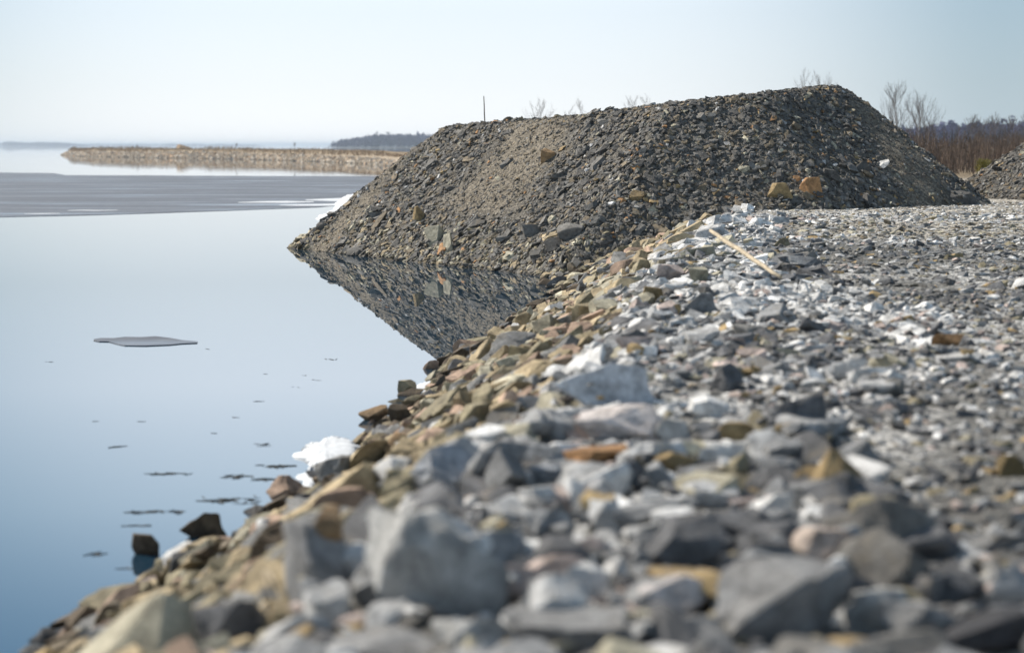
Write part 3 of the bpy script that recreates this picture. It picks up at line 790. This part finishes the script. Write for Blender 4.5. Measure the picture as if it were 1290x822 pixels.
zf_blob('snow_patch', [(398, 275), (420, 265), (450, 262), (446, 272), (415, 280)], .1, 'low snow ledge at the waterline left of the shale heap', j=.12)

# ------------------------------------------------------------------ ice
def ice_sheet(name, back, front, thick, mat, jit):
    def dense(P, n):
        out = []
        for i in range(len(P) - 1):
            for k in range(n): out.append(P[i].lerp(P[i + 1], k / n))
        out.append(P[-1]); return out
    B = dense([on_z(*p, 0) for p in back], 14); Fp = dense([on_z(*p, 0) for p in front], 14)
    m = 60
    def res(P):
        t = np.linspace(0, len(P) - 1, m * 4); return [P[int(q)].lerp(P[min(int(q) + 1, len(P) - 1)], q - int(q)) for q in t]
    B, Fp = res(B), res(Fp)
    V, F = [], []; n = len(B)
    for P, sg in ((Fp, -1), (B, 1)):
        for k, p in enumerate(P):
            s = jit * p.y; dy = (float(fbm(np.array(p.x * .15), np.array(sg * 5.), 7, 5)) - .5) * 2 * s
            V.append((p.x, p.y + dy, thick))
    V += [(x, y, -.05) for x, y, z in V[:]]
    for k in range(n - 1):
        F.append((k, k + 1, n + k + 1, n + k))
        F.append((k, 2 * n + k, 2 * n + k + 1, k + 1)); F.append((n + k, n + k + 1, 3 * n + k + 1, 3 * n + k))
    F.append((0, n, 3 * n, 2 * n)); F.append((n - 1, 3 * n - 1, 4 * n - 1, 2 * n - 1))
    me = bpy.data.meshes.new(name); me.from_pydata(V, [], F); me.materials.append(mat); me.update()
    o = bpy.data.objects.new(name, me); COL.objects.link(o); return o
o = ice_sheet('ice_sheet', [(-900, 213), (-300, 216), (0, 217.5), (70, 218), (85, 220.5), (230, 221.5), (400, 222), (520, 223)],
              [(-900, 283), (-300, 277), (0, 273.5), (60, 272.5), (180, 269), (300, 265), (400, 261), (462, 255)], .012, M_ICE, .012)
tag(o, 'wide dark grey sheet of thin lake ice stretching to the heap', 'ice sheet')
STREAKS = [('longest thin snow streak on the ice left of the heap', [(300, 255.2), (330, 254.0), (360, 253.6), (395, 254.2)], [(300, 255.7), (330, 255.6), (360, 255.9), (395, 255.0)]),
           ('snow streak on the ice running into the snow bank by the heap', [(385, 251.8), (410, 250.6), (440, 249.4), (468, 247.5)], [(385, 252.6), (410, 253.2), (440, 254.4), (468, 252)]),
           ('broken snow streak along the front edge of the ice near the heap', [(352, 258.6), (380, 257.9), (415, 257), (448, 256)], [(352, 259.1), (380, 259.6), (415, 259.4), (448, 258.4)]),
           ('faint snow streak on the left part of the ice', [(85, 265.4), (105, 264.9), (125, 265.2), (148, 264.8)], [(85, 265.8), (105, 265.7), (125, 265.9), (148, 265.2)]),
           ('short snow streak at the far left front edge of the ice', [(30, 269.6), (52, 269.2), (75, 269.0)], [(30, 270.0), (52, 270.1), (75, 269.5)])]
for l_, b_, f_ in STREAKS:
    tag(ice_sheet('snow_streak', b_, f_, .02, M_SNOW, .002), l_, 'snow', 'snow streaks on the ice')
o = ice_sheet('ice_floe', [(119, 427.3), (128, 426), (143, 426.2), (158, 424.6), (178, 425), (196, 423.8), (214, 426), (230, 429), (249, 430.6)], [(119, 428.6), (126, 430), (138, 430.2), (150, 433.4), (158, 435.2), (184, 435.6), (214, 434.4), (230, 432.8), (249, 432)], .012, M_ICE, .004)
tag(o, 'small flat grey ice floe drifting alone on open water', 'ice floe')

# ------------------------------------------------------------------ floating debris
def debris(px0, px1, py, n, label, sc=1.0, spread=2.0):
    n = int(n * 1.3)
    mb = MB(); c = on_z((px0 + px1) / 2, py, 0); D = c.y
    for i in range(n):
        px = (px0 + px1) / 2 + (px1 - px0) * .5 * random.uniform(-1, 1) * random.random() ** .5 if n > 12 and random.random() < .5 else random.uniform(px0, px1); q = on_z(px, py + random.gauss(0, spread * .42) + .5 * math.sin((px - px0) * .12), .002)
        ln = random.uniform(.02, .075) * sc; a = random.gauss(0, .9)
        d = Vector((math.cos(a), math.sin(a), 0)) * ln
        mid = q + Vector((0, random.gauss(0, .006), 0))
        r = random.uniform(.002, .0042) * sc
        mb.path([tuple(q - d - c), tuple(mid - c), tuple(q + d - c)], [r * .5, r, r * .4], 4)
    o = mb.build('reed_litter', M_DEBRIS); o.location = c
    tag(o, label, 'reed litter', 'reed litter floating on the lake')
debris(188, 238, 596, 16, 'short dark line of floating reeds upper left of the group')
debris(278, 318, 600, 18, 'tangled floating reeds between two long reed lines', spread=3)
debris(318, 372, 587, 26, 'long thin line of floating reeds reaching the snow patch')
debris(320, 352, 603, 16, 'floating reeds touching the brown pointed waterline rock', spread=2)
debris(250, 325, 630, 40, 'widest mat of floating dark reeds beside the shore', spread=5)
debris(160, 232, 644, 22, 'scattered line of floating reeds well out from the shore', spread=3)
debris(158, 186, 661, 9, 'short line of floating reeds just above the block in water', spread=1)
debris(142, 152, 562, 4, 'tiny reed scrap floating left of all the reed lines')
debris(322, 338, 559, 4, 'tiny reed scrap floating left of the snow patch')
debris(116, 126, 698, 4, 'dark scrap floating left of the block in water', 1.3)
debris(408, 424, 452, 3, 'dark scrap floating far out above the round waterline stone', 1.6, .6)
debris(497, 512, 479, 3, 'thin scrap floating beside the round waterline stone', 1.0, .5)
debris(152, 166, 715, 4, 'thin scrap floating between the block in water and the shore', 1.0, 1)
for k, (px, py) in enumerate([(262, 439), (332, 470), (325, 505), (296, 525), (270, 545), (124, 530), (178, 530), (382, 472), (398, 478), (372, 487), (340, 312), (60, 455)]):
    debris(px - 4, px + 4, py, 2, 'tiny floating speck of reed on the open water', .8, .4)

# ------------------------------------------------------------------ stick, post, cord
a = at_dist(895, 290, 26.0); b = at_dist(984, 349, 23.2)
def stick(p0, p1, r, n=9, wob=.012):
    mb = MB(); p0 = Vector(p0); p1 = Vector(p1); pts = []
    for k in range(n + 1):
        t = k / n; p = p0.lerp(p1, t) + Vector((random.gauss(0, wob), 0, random.gauss(0, wob) - .01 * math.sin(math.pi * t))); pts.append(p - p0)
    mb.path([tuple(p) for p in pts], [r * (.8 + .35 * math.sin(math.pi * (k / n) ** .8)) for k in range(n + 1)], 7); return mb
o = stick(a, b, .026, 9, .004).build('stick', M_WOOD, smooth=True); o.location = a
tag(o, 'long pale wooden stick propped on the rocks at the bank edge', 'stick')
p = at_dist(611, 154, 58.5); q = at_dist(609.5, 121, 58.5)
p.z -= .25
o = stick(p, q, .015, 6, .004).build('marker_post', M_POST); o.location = p
tag(o, 'thin dark upright stake on top of the shale heap', 'post')
c0 = [(652, 492), (664, 494), (678, 494), (690, 491), (700, 486), (708, 480)]
W0 = []
for px, py in c0:
    h = march(px, py); W0.append(Vector(h) + Vector((0, -.02, .03)))
for k in range(1, len(W0)): W0[k].y = W0[0].y + (W0[k].y - W0[0].y) * .3; 
W0 = [at_dist(px, py, w.y) for (px, py), w in zip(c0, W0)]
mb = MB(); mb.path([tuple(w - W0[0]) for w in W0], [.009] * len(W0), 6)
o = mb.build('cord', M_CORD, smooth=True); o.location = W0[0]
tag(o, 'thin pale cord curving over the stones left of the big pale boulder', 'cord')
mb = MB(); s0 = at_dist(333, 712, march(333, 724)[1]); s1 = at_dist(345, 742, march(345, 745)[1] - .1)
for k in range(4):
    d = Vector((random.uniform(-.03, .03), random.uniform(-.03, .03), random.uniform(-.02, .02)))
    mb.path([(0, 0, 0), tuple((s1 - s0) * .5 + d), tuple(s1 - s0 + d * 2)], [.006, .005, .003], 5)
o = mb.build('grass_stalk', M_WOOD); o.location = s0
tag(o, 'dry straw stalk caught between shore stones left of the dark boulder', 'stalk')

# ------------------------------------------------------------------ bare trees
def bare_tree(base, height, seed, lean=0.0, spread=.5, dens=1.0, name='birch_tree'):
    r = random.Random(seed)
    root = bpy.data.objects.new(name, None); COL.objects.link(root); root.location = base
    tr, cr = MB(), MB()
    pts = [Vector((0, 0, -.3))]; n = 9
    for k in range(1, n + 1):
        t = k / n; pts.append(Vector((lean * height * t * t + r.gauss(0, .006) * height, r.gauss(0, .006) * height, height * t)))
    rad = [max(.008, .013 * height * (1 - .93 * k / n)) for k in range(n + 1)]
    tr.path([tuple(q) for q in pts], rad, 6)
    def branch(p, d, ln, rd, lvl):
        m = 4; prev = p; dd = d.copy(); pr = rd
        for k in range(m):
            dd = (dd + Vector((r.gauss(0, .07), r.gauss(0, .07), r.gauss(.07, .05)))).normalized()
            nx = prev + dd * ln / m; nr = max(.0022, rd * (1 - (k + 1) / m * .8)); cr.tube(prev, nx, pr, nr, 3)
            if lvl < 2 and k >= 0:
                for q in range(2 if lvl == 0 else (2 if r.random() < .6 * dens else 1)):
                    sd = (dd + Vector((r.uniform(-1, 1), r.uniform(-1, 1), r.uniform(.1, .9))) * .6).normalized()
                    branch(nx, sd, ln * r.uniform(.35, .55), nr * .7, lvl + 1)
            prev, pr = nx, nr
    nb = int(22 * dens)
    for k in range(nb):
        t = r.uniform(.22, .97); i = min(int(t * n), n - 1); p = pts[i].lerp(pts[i + 1], t * n - i)
        az = r.uniform(0, 6.28); up = r.uniform(1.0, 2.0)
        d = Vector((math.cos(az), math.sin(az), up)).normalized()
        branch(p, d, height * spread * (1.15 - t) * r.uniform(.6, 1.1) + .3, rad[i] * .45, 0)
    tr.build('trunk', M_BARK, root); cr.build('crown', M_TWIG, root)
    return root
def tree_px(px, ptop, D, seed, label, lean=0, spread=.5, dens=1, group=None):
    top = at_dist(px, ptop, D); zb = float(shore_z(np.array(top.x), np.array(D)))
    o = bare_tree((top.x, D, zb), (top.z - zb) * (.88 if group == G else 1.0), seed, lean, spread, dens)
    tag(o, label, 'tree', group)
G = 'bare trees behind the heaps'
tree_px(1133, 106, 105, 1, 'leafless birch just behind the right slope of the big heap', -.05, .5, 1.1, G)
tree_px(1158, 118, 112, 2, 'leafless birch right of the first one beside the heap slope', .05, .45, 1.1, G)
tree_px(1166, 148, 110, 22, 'low leafless shoot at the foot of the second birch', .12, .4, .8, G)
tree_px(1224, 146, 130, 3, 'dark bare tree left of the group above the brown thicket', -.03, .35, 1.2, G)
tree_px(1235, 150, 128, 4, 'bare tree close beside the left tree above the thicket', .06, .35, 1, G)
tree_px(1254, 142, 135, 5, 'bare tree in the middle above the brown thicket', 0, .32, 1.2, G)
tree_px(1271, 150, 120, 6, 'slanting bare birch above the thicket near the second heap', .12, .4, 1, G)
tree_px(1290, 146, 126, 7, 'bare birch cut by the right edge above the second heap', .1, .4, 1, G)
tree_px(1208, 150, 160, 8, 'thin bare stem at the left of the brown thicket', 0, .15, .5, G)
G2 = 'bare treetops above the ridge of the big heap'
for k, (px, py, l, sp, dn) in enumerate([(676, 133, 'faint bare treetop right of the upright stake', .35, .8), (733, 135, 'faint bare treetop second right of the stake', .3, .7),
        (718, 140, 'faintest twig top between two treetops by the stake', .2, .4), (798, 126, 'faint bare treetop over the middle of the heap ridge', .3, .7),
        (812, 128, 'faint twig top right of the middle ridge treetop', .25, .5), (1017, 93, 'taller bare treetop left of the heap summit', .25, .8),
        (1032, 99, 'bare treetop between two others at the heap summit', .3, .9), (1041, 98, 'bare treetop nearest the heap summit', .25, .7)]):
    tree_px(px, py, 120 + 4 * k, 30 + k, l, random.uniform(-.05, .05), sp, dn, G2)

# brown thicket, a mass of stems nobody could count
def thicket(name, x0, x1, y0, y1, h, n, mat, label, rstem=.02):
    V, F = [], []; r = random.Random(5)
    mb = MB()
    for i in range(n):
        x = r.uniform(x0, x1); y = r.uniform(y0, y1); z = float(np.interp(y, [0, 20, 50, 90, 20000], [1.38, 1.4, 1.62, 1.75, 1.9])) - .05
        hh = h * r.uniform(.6, 1.05) * (.8 + .4 * float(vnoise(np.array(x * .25), np.array(y * .1), 9)))
        lx, ly = r.gauss(0, .16) * hh, r.gauss(0, .16) * hh
        mb.tube((x, y, z), (x + lx, y + ly, z + hh), rstem, rstem * .3, 3)
        for k in range(3):
            t = r.uniform(.35, .9); p = Vector((x + lx * t, y + ly * t, z + hh * t))
            mb.tube(p, p + Vector((r.gauss(0, .25), r.gauss(0, .25), r.uniform(.2, .6))) * hh * .35, rstem * .5, rstem * .2, 3)
    o = mb.build(name, mat); tag(o, label, kind='stuff'); return o
thicket('undergrowth', 16, 46, 92, 150, 1.9, 5200, M_BRUSH, 'dense brown leafless willow thicket between the two heaps')
thicket('undergrowth', 46, 90, 92, 150, 1.9, 2600, M_BRUSH, 'brown leafless willow thicket continuing behind the right heap')
mb = MB(); c = at_dist(1239, 199, 88); zb = 1.7
for i in range(420):
    th = random.uniform(0, 6.28); rr = random.uniform(0, .32); p = Vector((math.cos(th) * rr, math.sin(th) * rr, random.uniform(0, .55)))
    mb.tube(p, p + Vector((random.gauss(0, .09), random.gauss(0, .09), .22)), .012, .004, 3)
o = mb.build('bush', M_BRUSH_Y); o.location = (c.x, c.y, zb); tag(o, 'small mossy yellow-green bush in front of the brown thicket', 'bush')

# distant woods: tree crowns of many small faces
def woods(name, pts, n, hmin, hmax, label, zb=1.5, w=1.2, depth=60, conifer=.6, taper=True):
    r = random.Random(len(name) + n); V, F = [], []
    P = [Vector((a, b, 0)) for a, b in pts]
    for i in range(n):
        k = r.randrange(len(P) - 1); p = P[k].lerp(P[k + 1], r.random()); p.y += r.uniform(0, depth); p.x += r.uniform(-3, 3)
        tt = abs(2 * (p.x - P[0].x) / (P[-1].x - P[0].x) - 1) if taper else 0
        hh = r.uniform(hmin, hmax) * (1 - tt ** 12 * .8) * (.75 + .5 * float(vnoise(np.array(p.x * .02), np.array(1.), 3)))
        if r.random() < .04: hh *= 1.2
        con = r.random() < conifer; wd = hh * (.16 if con else .28) * w
        i0 = len(V); V += [(p.x - .15, p.y, zb), (p.x + .15, p.y, zb), (p.x, p.y, zb + hh)]; F.append((i0, i0 + 1, i0 + 2))
        for q in range(34):
            t = r.uniform(.12, 1) ** .8; rad = wd * ((1 - t) * 1.1 + .05 if con else math.sin(math.pi * min(1, t * .95)) * .9 + .1)
            th = r.uniform(0, 6.28); c0 = Vector((p.x + math.cos(th) * rad * r.random() ** .5, p.y + math.sin(th) * rad * r.random() ** .5, zb + hh * t))
            s = hh * .075; i0 = len(V)
            for g in range(3): V.append(tuple(c0 + Vector((r.gauss(0, s), r.gauss(0, s), r.gauss(0, s)))))
            F.append((i0, i0 + 1, i0 + 2))
    o = mesh_np(name, V, F, M_WOODLAND); tag(o, label, kind='stuff'); return o
def wp(px, D): return (ray(px, 183)[0] * D, D)
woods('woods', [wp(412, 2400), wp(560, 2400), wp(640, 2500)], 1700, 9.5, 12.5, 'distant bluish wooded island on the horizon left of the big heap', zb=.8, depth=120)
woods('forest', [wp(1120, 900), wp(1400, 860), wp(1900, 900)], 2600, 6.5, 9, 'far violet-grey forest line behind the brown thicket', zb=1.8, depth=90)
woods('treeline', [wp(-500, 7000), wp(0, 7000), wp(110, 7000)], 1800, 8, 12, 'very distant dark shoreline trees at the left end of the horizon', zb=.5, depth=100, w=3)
woods('treeline', [wp(40, 8500), wp(200, 8500), wp(330, 8500)], 1400, 5, 8, 'faint thin line of trees low on the horizon', zb=.5, depth=100, w=4)
def landstrip(name, x0, x1, y0, y1, z, label):
    X = np.linspace(x0, x1, 60); Y = np.linspace(y0, y1, 8)
    def zf(a, b):
        ex = np.minimum((a - x0), (x1 - a)) / (x1 - x0) * 8; ey = np.minimum((b - y0), (y1 - b)) / (y1 - y0) * 4
        return -.6 + (z + .6) * np.clip(np.minimum(ex, ey), 0, 1) ** .5
    o = grid_mesh(name, X, Y, zf, lambda a, b, c: np.full(a.shape + (3,), .1), M_GROUND); tag(o, label, kind='structure')
landstrip('island_ground', wp(404, 2400)[0], wp(650, 2400)[0], 2370, 2560, 1.0, 'low ground of the distant wooded island')
landstrip('far_shore_ground', wp(-600, 7000)[0], wp(70, 7000)[0], 6950, 7150, .8, 'low ground of the far left shore')
landstrip('far_shore_ground', wp(30, 8500)[0], wp(340, 8500)[0], 8450, 8650, .8, 'low ground of the faint far shore')

# ------------------------------------------------------------------ breakwater
BW = [on_z(px, py, 0) for px, py in [(77, 195.5), (100, 197.0), (200, 199), (300, 200.5), (400, 203.5), (470, 207), (530, 213)]]
BW += [Vector((6, 235, 0))]
def bw_height(x, y):
    """height across the embankment: distance from the waterline towards the far side"""
    P = np.array([(p.x, p.y) for p in BW]); best = np.full(np.shape(x), 1e9); 
    far = np.array([(p.x + 3, p.y + 24) for p in BW])
    poly = list(map(tuple, P)) + list(map(tuple, far[::-1]))
    d = poly_sd(poly, x, y)
    return np.where(d > 0, smin(d * .62, 2.15 + .35 * (fbm(x * .08, y * .08, 13) - .5), .4), d * .6)
def bw_tint(x, y, z):
    t = sstep(1.55, 1.9, z)[..., None]
    return np.array([.33, .27, .20]) * (1 - t) + np.array([.20, .15, .09]) * t
V, F, T = [], [], []
sx = np.linspace(0, 1, 240)
Pa = np.array([(p.x, p.y) for p in BW]); seg = np.r_[0, np.cumsum(np.hypot(*np.diff(Pa, axis=0).T))]; seg /= seg[-1]
cx = np.interp(sx, seg, Pa[:, 0]); cy = np.interp(sx, seg, Pa[:, 1]); offs = np.linspace(-3, 28, 34)
X = cx[None] + offs[:, None] * .12; Y = cy[None] + offs[:, None]; Z = bw_height(X, Y)
idx = np.arange(X.size).reshape(X.shape)
Fq = np.stack([idx[:-1, :-1], idx[:-1, 1:], idx[1:, 1:], idx[1:, :-1]], -1).reshape(-1, 4)
bw = mesh_np('breakwater', np.stack([X, Y, Z], -1).reshape(-1, 3), Fq, M_GROUND, None, bw_tint(X, Y, Z).reshape(-1, 3), True)
tag(bw, 'long low embankment of tan rocks topped with dry grass across the lake', 'breakwater')
Vs, Fs, Ts = [], [], []; off = 0
pal = np.array([(.50, .40, .29), (.42, .35, .27), (.36, .33, .29), (.56, .50, .42), (.46, .32, .21), (.16, .14, .13)])
for i in range(14000):
    t = rng.random() ** .8; k = t; x = np.interp(k, seg, Pa[:, 0]); y = np.interp(k, seg, Pa[:, 1]); o_ = rng.uniform(-.3, 3.6)
    x += o_ * .12; y += o_; z = float(bw_height(np.array(x), np.array(y)))
    s = np.exp(rng.normal(0, .3)) * .22; V_, F_ = SIMPLE_ROCKS[i % 40]
    q = (V_ * np.array([s, s * .8, s * .6])) @ np.array(Euler((rng.normal(0, .4), rng.normal(0, .4), rng.uniform(0, 6.28))).to_matrix()).T + np.array([x, y, z + .08])
    Vs.append(q); Fs.append(F_ + off); off += len(q); Ts.append(np.tile(pal[rng.choice(6, p=[.28, .24, .18, .12, .15, .03])] * rng.normal(1, .12), (len(q), 1)))
tag(mesh_np('stones', np.concatenate(Vs), np.concatenate(Fs), M_FARROCK, bw, np.concatenate(Ts)), kind='stuff')
mb = MB(); r = random.Random(3)
for i in range(7000):
    k = r.random() ** .9; x = float(np.interp(k, seg, Pa[:, 0])); y = float(np.interp(k, seg, Pa[:, 1])); o_ = r.uniform(2.6, 9)
    x += o_ * .12; y += o_; z = float(bw_height(np.array(x), np.array(y)))
    hh = r.uniform(.15, .42) * (1 + .7 * (float(vnoise(np.array(x * .12), np.array(2.), 8)) > .62))
    if z > 1.2: mb.tube((x, y, z), (x + r.gauss(0, .15), y, z + hh), .05, .02, 3)
tag(mb.build('grass', M_REED, bw), kind='stuff')
# snow lump, mound and little tree on the breakwater
w0 = on_z(388, 201.5, 0)
def mound(name, c, sx_, sy_, sz_, mat, label, cat, seed):
    V, Fc = cut_rock(seed, 8, bevel=.05, sub=2, rough=.08)
    o = mesh_np(name, V * np.array([sx_, sy_, sz_]), Fc, mat, None, np.full((len(V), 3), .25), True); o.location = c; tag(o, label, cat)
mound('snow_patch', (w0.x, w0.y + .6, .75), .9, .6, .6, M_SNOW, 'white snow lump on the rocks of the far breakwater', 'snow', 71)
t0 = at_dist(228, 185.5, 500)
for (px, pt, l) in [(298, 180, 'tiny bare shrub on the breakwater left of the wooded island'), (371, 178.5, 'tiny bare shrub on the breakwater just left of the wooded island'),
                    (173, 183, 'tiny bare shrub on the left part of the breakwater')]:
    D = float(np.interp(px, [80, 200, 300, 400], [590, 500, 445, 385])) + 8
    tp = at_dist(px, pt, D); zb = 2.0
    o = bare_tree((tp.x, D, zb), max(.6, tp.z - zb) * .8, int(px), 0, .3, .6, 'bare_shrub'); tag(o, l, 'shrub', 'shrubs on the breakwater')
c = at_dist(228, 184.5, 495)
mound('mound', (c.x, 500, 2.3), 2.2, 1.6, .9, M_REED, 'small brown mound on top of the breakwater', 'mound', 73)

# ------------------------------------------------------------------ haze
bm = bmesh.new(); bmesh.ops.create_cube(bm, size=1)
me = bpy.data.meshes.new('haze'); bm.to_mesh(me); bm.free()
hz = bpy.data.objects.new('haze', me); COL.objects.link(hz)
hz.scale = (46000, 27000, 21); hz.location = (0, 9800, 21 / 2 - 4.2)
m = bpy.data.materials.new('haze_air'); m.use_nodes = True; t = m.node_tree
t.nodes.remove(t.nodes['Principled BSDF'])
pv = t.nodes.new('ShaderNodeVolumePrincipled'); pv.inputs['Color'].default_value = (.74, .86, 1, 1); pv.inputs['Density'].default_value = .00015
pv.inputs['Anisotropy'].default_value = .2
t.links.new(pv.outputs[0], t.nodes['Material Output'].inputs['Volume'])
me.materials.append(m); tag(hz, 'pale blue haze over the lake', kind='stuff')
